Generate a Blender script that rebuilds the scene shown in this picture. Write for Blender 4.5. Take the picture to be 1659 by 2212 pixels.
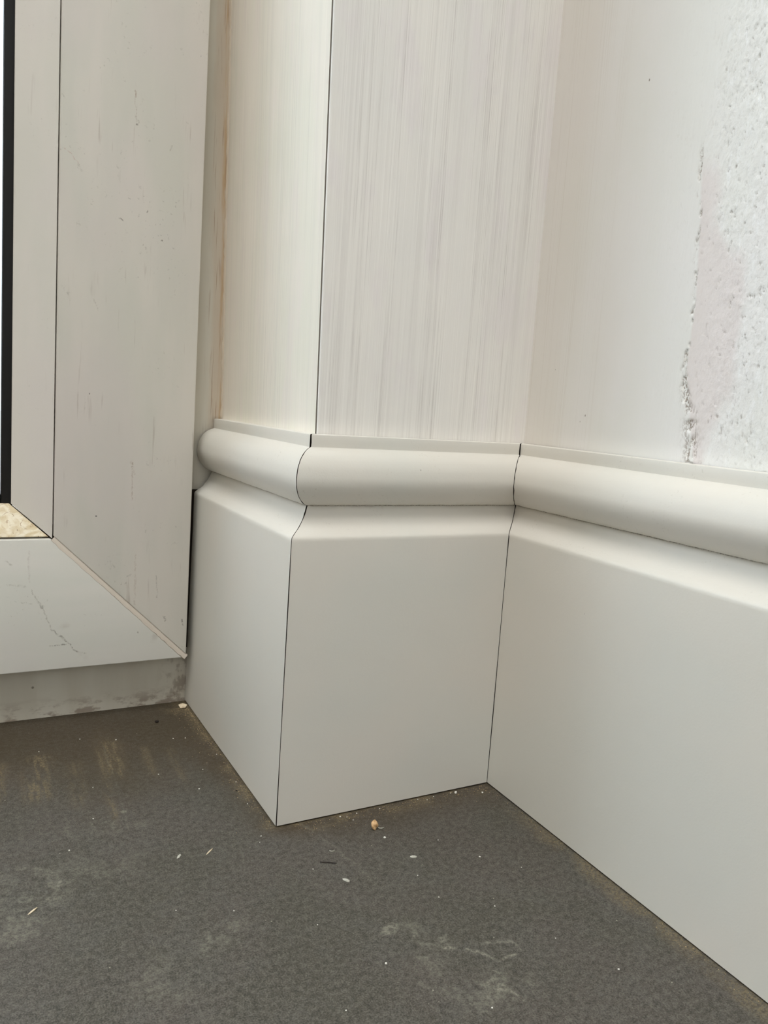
import bpy, bmesh, math, random
import numpy as np
from mathutils import Vector, Matrix, Euler

random.seed(7)
RNG = np.random.default_rng(11)
for _o in list(bpy.data.objects):
    bpy.data.objects.remove(_o, do_unlink=True)
S = bpy.context.scene
C = S.collection

# ------------------------------------------------------------------ camera
cam = bpy.data.cameras.new('camera')
cam.sensor_fit = 'VERTICAL'
cam.sensor_height = 36.0
cam.lens = 1700.92 * 36.0 / 2212.0
cam.shift_x = (829.5 - 822.63) / 2212.0
cam.shift_y = -(1106.0 - 1091.71) / 2212.0
cam.clip_start = 0.005
camo = bpy.data.objects.new('camera', cam)
C.objects.link(camo)
camo.location = (-0.1056, -0.25383, 0.15688)
camo.rotation_euler = (1.44485, -0.06739, -0.49734)
S.camera = camo

# ------------------------------------------------------------------ light and exposure
W = bpy.data.worlds.new('daylight')
S.world = W
W.use_nodes = True
_bg = W.node_tree.nodes['Background']
_bg.inputs['Color'].default_value = (0.86, 0.93, 1.0, 1)
_bg.inputs['Strength'].default_value = 1.9
S.view_settings.view_transform = 'Standard'
S.view_settings.look = 'None'
S.view_settings.gamma = 1.0
S.view_settings.use_curve_mapping = False
S.view_settings.exposure = 0.0
S.cycles.max_bounces = 10
S.cycles.diffuse_bounces = 6
S.cycles.use_denoising = True

ROOM_X0, ROOM_X1 = -2.2, 0.13
ROOM_Y0, ROOM_Y1 = -2.6, 0.1313
ROOM_H = 2.15
# balcony door opening (in the back wall) and an unseen window added behind the camera for daylight
DX0, DX1, DZ1 = -0.935, 0.0139, 2.06
# unseen ceiling opening, added to bring in light from overhead
SX0, SX1, SY0, SY1 = -1.25, -0.25, -1.25, -0.30
WX0, WX1, WZ0, WZ1 = -1.9, -0.25, 0.75, 2.0


def area_light(name, loc, rot, sx, sy, power, col):
    l = bpy.data.lights.new(name, 'AREA')
    l.shape = 'RECTANGLE'
    l.size, l.size_y = sx, sy
    l.energy = power
    l.color = col
    o = bpy.data.objects.new(name, l)
    o.location, o.rotation_euler = loc, rot
    C.objects.link(o)
    return o


area_light('added_overhead_light', ((SX0 + SX1) / 2, (SY0 + SY1) / 2, ROOM_H + 0.16), (0, 0, 0),
             SX1 - SX0, SY1 - SY0, 33, (1.0, 0.985, 0.955))  # added overhead lamp above the ceiling opening
area_light('daylight_door', (-0.68, ROOM_Y1 + 0.34, 1.1), (-math.pi / 2, 0, 0),
             0.46, 1.9, 12, (0.74, 0.88, 1.0))


# ------------------------------------------------------------------ helpers
def mesh_obj(name, verts, faces, mat=None, parent=None, smooth=None, attrs=None):
    me = bpy.data.meshes.new(name)
    me.from_pydata([tuple(map(float, v)) for v in verts], [], faces)
    me.update()
    bm = bmesh.new()
    bm.from_mesh(me)
    bmesh.ops.recalc_face_normals(bm, faces=bm.faces)
    bm.to_mesh(me)
    bm.free()
    if attrs:
        for k, a in attrs.items():
            at = me.attributes.new(k, 'FLOAT', 'POINT')
            at.data.foreach_set('value', np.asarray(a, dtype=np.float32).ravel())
    o = bpy.data.objects.new(name, me)
    C.objects.link(o)
    if mat:
        me.materials.append(mat)
    if smooth is not None:
        for p in me.polygons:
            p.use_smooth = True
        me.set_sharp_from_angle(angle=math.radians(smooth))
    if parent:
        o.parent = parent
    return o


def grid_obj(name, xs, ys, fn, mat, attrs=None, parent=None, smooth=None):
    """A surface sheet over xs * ys; fn(X, Y) gives the three coordinate arrays."""
    X, Y = np.meshgrid(xs, ys, indexing='ij')
    P = np.stack(fn(X, Y), -1).reshape(-1, 3)
    nx, ny = len(xs), len(ys)
    i, j = np.meshgrid(np.arange(nx - 1), np.arange(ny - 1), indexing='ij')
    a = (i * ny + j).ravel()
    F = np.stack([a, a + ny, a + ny + 1, a + 1], -1)
    me = bpy.data.meshes.new(name)
    me.vertices.add(len(P))
    me.vertices.foreach_set('co', P.astype(np.float32).ravel())
    me.loops.add(F.size)
    me.loops.foreach_set('vertex_index', F.astype(np.int32).ravel())
    me.polygons.add(len(F))
    me.polygons.foreach_set('loop_start', np.arange(0, F.size, 4, dtype=np.int32))
    me.polygons.foreach_set('loop_total', np.full(len(F), 4, dtype=np.int32))
    me.polygons.foreach_set('use_smooth', np.ones(len(F), dtype=bool))
    me.update(calc_edges=True)
    if attrs:
        for k, f in attrs.items():
            at = me.attributes.new(k, 'FLOAT', 'POINT')
            at.data.foreach_set('value', np.asarray(f(X, Y), dtype=np.float32).ravel())
    me.materials.append(mat)
    me.validate()
    o = bpy.data.objects.new(name, me)
    C.objects.link(o)
    if parent:
        o.parent = parent
    return o


def box(name, p0, p1, mat, parent=None, bevel=0.0):
    bm = bmesh.new()
    bmesh.ops.create_cube(bm, size=1.0)
    for v in bm.verts:
        for k in range(3):
            v.co[k] = p0[k] if v.co[k] < 0 else p1[k]
    if bevel:
        bmesh.ops.bevel(bm, geom=bm.edges[:], offset=bevel, segments=3, profile=0.5, affect='EDGES')
    me = bpy.data.meshes.new(name)
    bmesh.ops.recalc_face_normals(bm, faces=bm.faces)
    bm.to_mesh(me)
    bm.free()
    me.materials.append(mat)
    o = bpy.data.objects.new(name, me)
    C.objects.link(o)
    if bevel:
        for p in me.polygons:
            p.use_smooth = True
        me.set_sharp_from_angle(angle=math.radians(50))
    if parent:
        o.parent = parent
    return o


def prism(name, poly, y0, y1, mat, parent=None, bevel=0.0):
    """Extrude an x-z outline from y0 (front) to y1; bevels the edges."""
    bm = bmesh.new()
    f = [bm.verts.new((x, y0, z)) for x, z in poly]
    b = [bm.verts.new((x, y1, z)) for x, z in poly]
    bm.faces.new(f)
    bm.faces.new(b[::-1])
    n = len(poly)
    for i in range(n):
        bm.faces.new((f[i], f[(i + 1) % n], b[(i + 1) % n], b[i]))
    bmesh.ops.recalc_face_normals(bm, faces=bm.faces)
    if bevel:
        es = [e for e in bm.edges if abs(e.verts[0].co.y - y0) < 1e-6 or abs(e.verts[1].co.y - y0) < 1e-6]
        bmesh.ops.bevel(bm, geom=es, offset=bevel, segments=3, profile=0.5, affect='EDGES')
    me = bpy.data.meshes.new(name)
    bm.to_mesh(me)
    bm.free()
    me.materials.append(mat)
    o = bpy.data.objects.new(name, me)
    C.objects.link(o)
    if bevel:
        for p in me.polygons:
            p.use_smooth = True
        me.set_sharp_from_angle(angle=math.radians(50))
    if parent:
        o.parent = parent
    return o


def structure(o):
    o['kind'] = 'structure'
    return o


def empty(name, loc=(0, 0, 0)):
    o = bpy.data.objects.new(name, None)
    o.location = loc
    o.empty_display_size = 0.02
    C.objects.link(o)
    return o


# numpy value noise, used for irregular outlines of stains and for real relief
_T = RNG.random((256, 256))


def vnoise(x, y, seed=0):
    x = np.asarray(x, float) + seed * 17.31
    y = np.asarray(y, float) + seed * 5.77
    xi, yi = np.floor(x).astype(int), np.floor(y).astype(int)
    fx, fy = x - xi, y - yi
    fx, fy = fx * fx * (3 - 2 * fx), fy * fy * (3 - 2 * fy)
    g = lambda a, b: _T[a & 255, b & 255]
    return ((g(xi, yi) * (1 - fx) + g(xi + 1, yi) * fx) * (1 - fy) +
            (g(xi, yi + 1) * (1 - fx) + g(xi + 1, yi + 1) * fx) * fy)


def fbm(x, y, seed=0, oct=4):
    s, a, t = 0, 1.0, 0
    for k in range(oct):
        s = s + a * vnoise(x * 2 ** k, y * 2 ** k, seed + k * 3)
        t += a
        a *= 0.55
    return s / t


def sstep(a, b, x):
    t = np.clip((x - a) / (b - a), 0, 1)
    return t * t * (3 - 2 * t)


def seg_dist(X, Y, pts):
    d = np.full(np.shape(X), 1e9)
    for (x0, y0), (x1, y1) in zip(pts[:-1], pts[1:]):
        dx, dy = x1 - x0, y1 - y0
        t = np.clip(((X - x0) * dx + (Y - y0) * dy) / (dx * dx + dy * dy + 1e-12), 0, 1)
        d = np.minimum(d, np.hypot(X - x0 - t * dx, Y - y0 - t * dy))
    return d


# ------------------------------------------------------------------ materials
class NT:
    def __init__(s, name):
        s.m = bpy.data.materials.new(name)
        s.m.use_nodes = True
        s.t = s.m.node_tree
        s.b = s.t.nodes['Principled BSDF']
        s.co = s.t.nodes.new('ShaderNodeTexCoord').outputs['Object']

    def n(s, kind, **kw):
        nd = s.t.nodes.new(kind)
        for k, v in kw.items():
            setattr(nd, k, v)
        return nd

    def put(s, sock, v):
        if isinstance(v, bpy.types.NodeSocket):
            s.t.links.new(v, sock)
        else:
            sock.default_value = v

    def scale(s, v, src=None, off=(0, 0, 0)):
        m = s.n('ShaderNodeMapping')
        s.put(m.inputs['Vector'], src or s.co)
        m.inputs['Scale'].default_value = v
        m.inputs['Location'].default_value = off
        return m.outputs[0]

    def noise(s, sc, detail=3, rough=0.55, off=(0, 0, 0), dist=0.0):
        nd = s.n('ShaderNodeTexNoise')
        s.put(nd.inputs['Vector'], s.scale(sc if isinstance(sc, tuple) else (sc, sc, sc), off=off))
        nd.inputs['Scale'].default_value = 1.0
        nd.inputs['Detail'].default_value = detail
        nd.inputs['Roughness'].default_value = rough
        nd.inputs['Distortion'].default_value = dist
        return nd.outputs['Fac']

    def vor(s, sc, off=(0, 0, 0)):
        nd = s.n('ShaderNodeTexVoronoi')
        s.put(nd.inputs['Vector'], s.scale(sc if isinstance(sc, tuple) else (sc, sc, sc), off=off))
        nd.inputs['Scale'].default_value = 1.0
        return nd.outputs['Distance']

    def math(s, op, a, b=0.0, c=None):
        nd = s.n('ShaderNodeMath', operation=op)
        s.put(nd.inputs[0], a)
        s.put(nd.inputs[1], b)
        if c is not None:
            s.put(nd.inputs[2], c)
        return nd.outputs[0]

    def mul(s, a, b): return s.math('MULTIPLY', a, b)
    def add(s, a, b): return s.math('ADD', a, b)

    def ramp(s, v, a, b, lo=0.0, hi=1.0):
        nd = s.n('ShaderNodeMapRange', interpolation_type='SMOOTHSTEP')
        s.put(nd.inputs['Value'], v)
        nd.inputs['From Min'].default_value = a
        nd.inputs['From Max'].default_value = b
        nd.inputs['To Min'].default_value = lo
        nd.inputs['To Max'].default_value = hi
        return nd.outputs[0]

    def mix(s, f, a, b):
        nd = s.n('ShaderNodeMix', data_type='RGBA')
        s.put(nd.inputs['Factor'], f)
        for k, v in (('A', a), ('B', b)):
            sock = [i for i in nd.inputs if i.name == k and i.type == 'RGBA'][0]
            s.put(sock, v if isinstance(v, bpy.types.NodeSocket) else (*v, 1))
        return [o for o in nd.outputs if o.type == 'RGBA'][0]

    def attr(s, name):
        nd = s.n('ShaderNodeAttribute')
        nd.attribute_name = name
        return nd.outputs['Fac']

    def seg(s, a, b, w, wob=0.0011):
        """Mask of a short mark on the x-z face between two points, with a wobbling outline."""
        if not hasattr(s, '_flat'):
            nz = s.n('ShaderNodeTexNoise')
            s.put(nz.inputs['Vector'], s.scale((420.0, 0.0, 420.0)))
            nz.inputs['Scale'].default_value = 1.0
            nz.inputs['Detail'].default_value = 3
            vm = s.n('ShaderNodeVectorMath', operation='MULTIPLY_ADD')
            s.put(vm.inputs[0], nz.outputs['Color'])
            vm.inputs[1].default_value = (wob * 2, 0, wob * 2)
            vm.inputs[2].default_value = (-wob, 0, -wob)
            ad = s.n('ShaderNodeVectorMath', operation='ADD')
            s.put(ad.inputs[0], vm.outputs[0])
            s.put(ad.inputs[1], s.scale((1, 0, 1)))
            s._flat = ad.outputs[0]
        ba = Vector((b[0] - a[0], 0, b[1] - a[1]))
        pa = s.n('ShaderNodeVectorMath', operation='SUBTRACT')
        s.put(pa.inputs[0], s._flat)
        pa.inputs[1].default_value = (a[0], 0, a[1])
        dt = s.n('ShaderNodeVectorMath', operation='DOT_PRODUCT')
        s.put(dt.inputs[0], pa.outputs[0])
        k = max(ba.length_squared, 1e-12)
        dt.inputs[1].default_value = ba / k
        h = s.math('MINIMUM', s.math('MAXIMUM', dt.outputs['Value'], 0.0), 1.0)
        sc = s.n('ShaderNodeVectorMath', operation='SCALE')
        sc.inputs[0].default_value = ba
        s.put(sc.inputs['Scale'], h)
        df = s.n('ShaderNodeVectorMath', operation='DISTANCE')
        s.put(df.inputs[0], pa.outputs[0])
        s.put(df.inputs[1], sc.outputs[0])
        return s.ramp(df.outputs['Value'], w, w * 0.1)

    def sep(s):
        nd = s.n('ShaderNodeSeparateXYZ')
        s.put(nd.inputs[0], s.co)
        return nd.outputs

    def finish(s, col, rough=0.5, bump=None, bstr=0.3, bdist=0.0005, spec=0.5):
        s.put(s.b.inputs['Base Color'], col if isinstance(col, bpy.types.NodeSocket) else (*col, 1))
        s.put(s.b.inputs['Roughness'], rough)
        s.b.inputs['Specular IOR Level'].default_value = spec
        if bump is not None:
            nd = s.n('ShaderNodeBump')
            nd.inputs['Strength'].default_value = bstr
            nd.inputs['Distance'].default_value = bdist
            s.put(nd.inputs['Height'], bump)
            s.put(s.b.inputs['Normal'], nd.outputs[0])
        return s.m


def lin(r, g, b):
    f = lambda c: (c / 255 / 12.92) if c <= 10 else ((c / 255 + 0.055) / 1.055) ** 2.4
    return (f(r), f(g), f(b))


def m_plain(name, col, rough=0.6, spec=0.4):
    n = NT(name)
    return n.finish(n.mix(n.ramp(n.noise(8.0), 0.3, 0.7), col, tuple(c * 0.95 for c in col)), rough, spec=spec)


def m_skirting():
    n = NT('white_skirting_paint')
    base = n.mix(n.ramp(n.noise(14.0, 2), 0.35, 0.65), lin(216, 211, 202), lin(212, 210, 202))
    # grime that settled on the moulding, and stray specks
    z = n.sep()[2]
    mould = n.ramp(z, 0.107, 0.110)
    grime = n.mul(n.mul(n.ramp(n.noise(900.0, 3), 0.60, 0.72), n.ramp(n.noise(70.0, 2), 0.48, 0.66)), mould)
    c = n.mix(n.mul(grime, 0.22), base, lin(150, 140, 120))
    speck = n.mul(n.ramp(n.vor(120.0), 0.05, 0.03), n.ramp(n.noise(60.0, 1, off=(3, 1, 2)), 0.62, 0.66))
    c = n.mix(n.mul(speck, 0.5), c, lin(130, 122, 110))
    # darker ragged line in the groove under the bead
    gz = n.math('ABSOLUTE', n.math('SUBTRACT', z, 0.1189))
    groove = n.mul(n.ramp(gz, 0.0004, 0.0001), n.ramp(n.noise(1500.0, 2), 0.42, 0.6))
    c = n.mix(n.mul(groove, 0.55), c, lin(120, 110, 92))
    b = n.add(n.noise(1600.0, 2), n.mul(n.noise(300.0, 2), 1.2))
    return n.finish(c, 0.42, b, 0.10, 0.0002, spec=0.45)


def m_wood_wall(name, axis, warm):
    """Whitewashed board: fine vertical brush lines and soft cloudy patches."""
    n = NT(name)
    ax = (1, 0) if axis == 'x' else (0, 1)
    v = lambda s, z: (s if axis == 'x' else 1.0, s if axis == 'y' else 1.0, z)
    fine = n.noise(v(2300.0, 10.0), 2, 0.6)
    mid = n.noise(v(900.0, 4.0), 2, 0.6, off=(4, 2, 1))
    wide = n.noise(v(260.0, 3.0), 3, 0.6, off=(3, 3, 3))
    band = n.noise(v(95.0, 3.5), 2, 0.5, off=(1, 7, 2))
    cloud = n.noise(v(26.0, 14.0), 3, 0.6, off=(2, 3, 5))
    blot = n.noise(v(60.0, 22.0), 3, 0.6, off=(7, 1, 3))
    brk = n.noise(v(300.0, 60.0), 3, 0.6, off=(5, 1, 8))
    c = n.mix(n.ramp(cloud, 0.36, 0.64), lin(*warm[0]), lin(*warm[1]))
    c = n.mix(n.mul(n.ramp(blot, 0.50, 0.66), 0.55), c, lin(*warm[2]))
    c = n.mix(n.mul(n.ramp(wide, 0.50, 0.62), 0.22 * warm[3]), c, lin(208, 203, 198))
    line = n.mul(n.mul(n.ramp(fine, 0.50, 0.68), n.ramp(band, 0.42, 0.6, 0.2, 1.0)), n.ramp(brk, 0.35, 0.6, 0.4, 1.0))
    c = n.mix(n.mul(line, 0.52 * warm[3]), c, lin(182, 175, 168))
    line2 = n.mul(n.mul(n.ramp(mid, 0.56, 0.72), n.ramp(band, 0.38, 0.58, 0.15, 1.0)), n.ramp(brk, 0.4, 0.6, 0.3, 1.0))
    c = n.mix(n.mul(line2, 0.34 * warm[3]), c, lin(178, 170, 166))
    lite = n.ramp(fine, 0.45, 0.32)
    c = n.mix(n.mul(lite, 0.35 * warm[3]), c, lin(250, 247, 242))
    # sparse dark nicks
    nick = n.mul(n.ramp(n.vor(v(170.0, 75.0)), 0.06, 0.03), n.ramp(n.noise(45.0, 1, off=(9, 2, 2)), 0.63, 0.67))
    c = n.mix(n.mul(nick, 0.8), c, lin(105, 95, 85))
    b = n.add(n.mul(fine, 0.6), n.mul(mid, 0.6))
    return n.finish(c, 0.55, b, 0.12 * warm[3], 0.0002, spec=0.4), n


def m_wall_right():
    n = NT('old_painted_wall')
    fine = n.noise((1.0, 1500.0, 9.0), 2, 0.6)
    cloud = n.noise((1.0, 30.0, 12.0), 3, 0.6, off=(2, 3, 5))
    band = n.noise((1.0, 110.0, 3.0), 2, 0.5, off=(1, 7, 2))
    c = n.mix(n.ramp(cloud, 0.36, 0.64), lin(232, 230, 228), lin(230, 229, 225))
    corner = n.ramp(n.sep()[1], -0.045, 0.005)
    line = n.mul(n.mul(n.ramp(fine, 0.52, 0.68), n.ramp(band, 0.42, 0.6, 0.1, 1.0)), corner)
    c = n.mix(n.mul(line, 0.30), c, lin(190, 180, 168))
    c = n.mix(n.mul(n.ramp(n.add(n.sep()[1], n.mul(n.noise((1.0, 50.0, 8.0), 2), 0.03)), -0.022, 0.018), 0.45), c, lin(216, 206, 194))  # darker warm wash: inner-corner shade painted into the wall colour
    rough = n.attr('rough')
    spots = n.mul(n.ramp(n.noise((1.0, 900.0, 520.0), 4, 0.7), 0.54, 0.68), rough)
    c = n.mix(n.mul(spots, 0.30), c, lin(165, 162, 158))
    white = n.mul(n.ramp(n.noise((1.0, 420.0, 120.0), 3, 0.6, off=(5, 5, 5)), 0.54, 0.66), rough)
    c = n.mix(n.mul(white, 0.55), c, lin(240, 240, 240))
    c = n.mix(n.mul(n.attr('pink'), 0.75), c, lin(222, 211, 209))
    peel = n.mul(n.attr('peel'), n.ramp(n.noise((1.0, 1500.0, 800.0), 3, 0.7), 0.44, 0.56))
    c = n.mix(n.mul(peel, 0.8), c, lin(122, 102, 84))
    c = n.mix(n.mul(n.mul(n.attr('peel'), n.ramp(n.noise((1.0, 900.0, 500.0), 2, 0.6, off=(6, 6, 6)), 0.56, 0.64)), 0.8), c, lin(244, 240, 234))
    nick = n.mul(n.ramp(n.vor((1.0, 190.0, 120.0)), 0.07, 0.035), n.ramp(n.noise((1.0, 60.0, 60.0), 1, off=(9, 2, 2)), 0.60, 0.64))
    c = n.mix(n.mul(nick, 0.8), c, lin(115, 104, 92))
    b = n.add(n.mul(n.noise((1.0, 1400.0, 900.0), 3, 0.6), rough), n.mul(n.noise((1.0, 900.0, 60.0), 2), 0.35))
    return n.finish(c, 0.6, b, 0.30, 0.0005, spec=0.35)


def m_door(name, cols, axis='v', dirt=1.0, marks=()):
    n = NT(name)
    sc = (45.0, 45.0, 9.0) if axis == 'v' else (9.0, 45.0, 45.0)
    c = n.mix(n.ramp(n.noise(sc, 3, 0.6), 0.36, 0.64), lin(*cols[0]), lin(*cols[1]))
    c = n.mix(n.mul(n.ramp(n.noise((20.0, 20.0, 12.0), 2, off=(3, 3, 3)), 0.45, 0.65), 0.5), c, lin(*cols[2]))
    # dried drips and smears
    ds = (420.0, 420.0, 28.0) if axis == 'v' else (60.0, 420.0, 60.0)
    drip = n.mul(n.ramp(n.noise(ds, 3, 0.6, off=(1, 2, 9)), 0.60, 0.74), n.ramp(n.noise(48.0, 2, off=(4, 4, 1)), 0.50, 0.64))
    c = n.mix(n.mul(drip, 0.38 * dirt), c, lin(150, 132, 118))
    sm = n.mul(n.ramp(n.noise(620.0, 3, 0.65), 0.62, 0.72), n.ramp(n.noise(55.0, 2, off=(8, 4, 1)), 0.53, 0.66))
    c = n.mix(n.mul(sm, 0.32 * dirt), c, lin(120, 114, 102))
    nick = n.mul(n.ramp(n.vor(95.0, off=(2, 5, 1)), 0.05, 0.03), n.ramp(n.noise(40.0, 1, off=(9, 2, 2)), 0.60, 0.64))
    c = n.mix(n.mul(nick, 0.85), c, lin(70, 62, 52))
    if marks:
        br = n.ramp(n.noise((1300.0, 1.0, 900.0), 3, 0.7, off=(3, 0, 8)), 0.40, 0.60, 0.05, 1.0)
    for a, b, w, st, col in marks:
        tiny = abs(a[0] - b[0]) + abs(a[1] - b[1]) < 0.0004
        m = n.seg(a, b, w if tiny else w * 0.8)
        c = n.mix(n.mul(m if tiny else n.mul(m, br), st), c, lin(*col))
    return n.finish(c, 0.38, n.noise(500.0, 2), 0.05, 0.0002, spec=0.45)


def m_frame():
    """Fixed outer frame: grey white plastic with old brown sealant smears beside the wall and dirt at the floor."""
    n = NT('weathered_outer_frame')
    x, y, z = n.sep()
    c = n.mix(n.ramp(n.noise((60.0, 60.0, 10.0), 3), 0.38, 0.62), lin(208, 203, 190), lin(200, 194, 180))
    edge = n.add(n.add(x, n.mul(n.math('SUBTRACT', z, 0.145), 0.0195)), n.mul(n.noise((300.0, 300.0, 25.0), 4, 0.65), 0.008))
    m = n.ramp(edge, 0.0085, 0.0150)
    up = n.ramp(z, 0.12, 0.14)
    c = n.mix(n.mul(n.mul(m, up), 0.75), c, lin(196, 180, 160))
    m2 = n.mul(n.ramp(edge, 0.0148, 0.0170), up)
    m2 = n.mul(m2, n.ramp(n.noise((500.0, 500.0, 30.0), 3, 0.6, off=(6, 2, 2)), 0.42, 0.56, 0.25, 1.0))
    c = n.mix(n.mul(m2, 0.75), c, lin(184, 152, 112))
    st = n.mul(n.ramp(n.noise((900.0, 900.0, 35.0), 3, 0.6, off=(2, 2, 2)), 0.56, 0.68), n.mul(up, n.ramp(x, 0.002, 0.007)))
    c = n.mix(n.mul(st, 0.6), c, lin(150, 120, 92))
    low = n.mul(n.ramp(z, 0.011, 0.001), n.ramp(n.noise((120.0, 120.0, 260.0), 4, 0.65, off=(1, 0, 0)), 0.46, 0.62))
    c = n.mix(n.mul(low, 0.65), c, lin(120, 98, 82))
    corner = n.mul(n.mul(n.ramp(x, -0.016, -0.002), n.ramp(z, 0.03, 0.02)), n.ramp(n.noise((260.0, 260.0, 150.0), 3, 0.6), 0.48, 0.62))
    c = n.mix(n.mul(corner, 0.5), c, lin(112, 92, 76))
    nick = n.mul(n.ramp(n.vor(130.0, off=(2, 5, 1)), 0.10, 0.05), n.ramp(n.noise(60.0, 1), 0.56, 0.60))
    c = n.mix(n.mul(nick, 0.7), c, lin(92, 80, 66))
    return n.finish(c, 0.5, n.noise(400.0, 3), 0.1, 0.0003)


def m_bead_stained():
    n = NT('stained_glazing_ledge')
    c = n.mix(n.ramp(n.noise((160.0, 200.0, 200.0), 4, 0.6, dist=1.2), 0.38, 0.62), lin(236, 226, 203), lin(214, 196, 160))
    c = n.mix(n.ramp(n.noise((260.0, 300.0, 300.0), 4, 0.65, off=(3, 1, 1), dist=1.5), 0.55, 0.68), c, lin(178, 152, 118))
    c = n.mix(n.ramp(n.vor(330.0), 0.12, 0.05), c, lin(130, 108, 80))
    return n.finish(c, 0.6, n.noise(420.0, 4, 0.7, dist=1.0), 0.5, 0.0006)


def m_floor():
    n = NT('scuffed_dark_floor')
    c = n.mix(n.ramp(n.noise(22.0, 3), 0.40, 0.60), lin(75, 72, 64), lin(80, 75, 69))
    c = n.mix(n.mul(n.ramp(n.noise(75.0, 3, 0.6, off=(4, 1, 1)), 0.46, 0.64), 0.35), c, lin(86, 84, 79))
    grain = n.add(n.mul(n.noise(1900.0, 2, 0.8), 0.62), n.mul(n.noise(520.0, 3, 0.65, off=(1, 3, 2)), 0.38))
    hair = n.noise((2200.0, 500.0, 1.0), 2, 0.6, off=(2, 9, 0))
    c = n.mix(n.mul(n.ramp(grain, 0.50, 0.59), 0.75), c, lin(106, 102, 93))
    c = n.mix(n.mul(n.ramp(grain, 0.48, 0.41), 0.75), c, lin(48, 46, 40))
    c = n.mix(n.mul(n.ramp(hair, 0.54, 0.68), 0.35), c, lin(98, 96, 90))
    c = n.mix(n.mul(n.ramp(n.noise(1500.0, 2, 0.6, off=(2, 2, 2)), 0.66, 0.74), 0.6), c, lin(36, 33, 29))
    c = n.mix(n.mul(n.ramp(n.noise(1300.0, 2, 0.6, off=(7, 2, 2)), 0.67, 0.76), 0.45), c, lin(135, 132, 122))
    c = n.mix(n.mul(n.attr('brown'), n.ramp(grain, 0.3, 0.7, 0.80, 0.45)), c, lin(70, 58, 40))
    tan = n.mul(n.attr('dust'), n.ramp(n.noise(1000.0, 4, 0.75, off=(1, 1, 4)), 0.42, 0.62, 0.15, 1.0))
    c = n.mix(n.mul(tan, 0.85), c, lin(124, 110, 84))
    pv = n.mul(n.attr('pale'), n.ramp(n.noise(650.0, 4, 0.75, off=(3, 6, 4)), 0.40, 0.62, 0.08, 1.0))
    c = n.mix(n.mul(pv, 0.85), c, lin(138, 135, 121))
    c = n.mix(n.mul(n.mul(n.attr('scratch'), 0.85), n.ramp(n.noise(1100.0, 3, 0.75, off=(9, 1, 1)), 0.38, 0.60, 0.10, 1.0)), c, lin(150, 146, 131))
    sp = n.mul(n.ramp(n.vor(230.0, off=(5, 5, 5)), 0.07, 0.04), n.ramp(n.noise(90.0, 1, off=(1, 8, 2)), 0.56, 0.60))
    c = n.mix(n.mul(sp, 0.7), c, lin(170, 165, 148))
    return n.finish(c, n.ramp(n.noise(30.0, 2), 0.3, 0.7, 0.52, 0.66), grain, 0.05, 0.0002, spec=0.28)


M_SK = m_skirting()
M_WM, _ = m_wood_wall('whitewashed_board', 'x', ((236, 232, 226), (232, 229, 224), (230, 223, 223), 1.0))
M_WL, _ = m_wood_wall('whitewashed_edge_board', 'y', ((240, 233, 222), (235, 231, 218), (238, 229, 221), 0.55))
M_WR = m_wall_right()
DK, BR, GR = (96, 88, 76), (150, 122, 100), (140, 134, 120)
STILE_MARKS = [((-0.0468, 0.0984), (-0.0468, 0.0983), 0.0005, 1.0, (50, 44, 38)),
               ((-0.0316, 0.1240), (-0.0312, 0.1060), 0.0006, 0.45, BR), ((-0.0320, 0.1235), (-0.0306, 0.1180), 0.0010, 0.3, BR),
               ((-0.0190, 0.0690), (-0.0181, 0.0588), 0.0007, 0.45, GR), ((-0.0148, 0.0490), (-0.0140, 0.0472), 0.0010, 0.75, DK),
               ((-0.0058, 0.0470), (-0.0054, 0.0440), 0.0007, 0.7, DK), ((-0.0347, 0.2850), (-0.0346, 0.2825), 0.0007, 0.7, BR),
               ((-0.0345, 0.2820), (-0.0338, 0.2720), 0.0003, 0.5, BR), ((-0.0336, 0.2709), (-0.0335, 0.2708), 0.0006, 0.8, DK),
               ((-0.0627, 0.2552), (-0.0568, 0.2500), 0.0005, 0.5, (190, 158, 146)), ((-0.0575, 0.2495), (-0.0560, 0.2475), 0.0012, 0.35, GR),
               ((-0.0278, 0.2360), (-0.0280, 0.2350), 0.0005, 0.7, DK), ((-0.0400, 0.2306), (-0.0385, 0.2298), 0.0006, 0.7, DK),
               ((-0.0213, 0.2239), (-0.0213, 0.2238), 0.0004, 0.8, DK), ((-0.0511, 0.1535), (-0.0511, 0.1534), 0.0004, 0.9, DK),
               ((-0.0180, 0.2655), (-0.0190, 0.2635), 0.0006, 0.4, GR), ((-0.0398, 0.0760), (-0.0385, 0.0740), 0.0009, 0.35, GR),
               ((-0.0290, 0.0800), (-0.0288, 0.0560), 0.0009, 0.25, BR), ((-0.0500, 0.1950), (-0.0480, 0.1900), 0.0006, 0.3, GR)]
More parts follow.
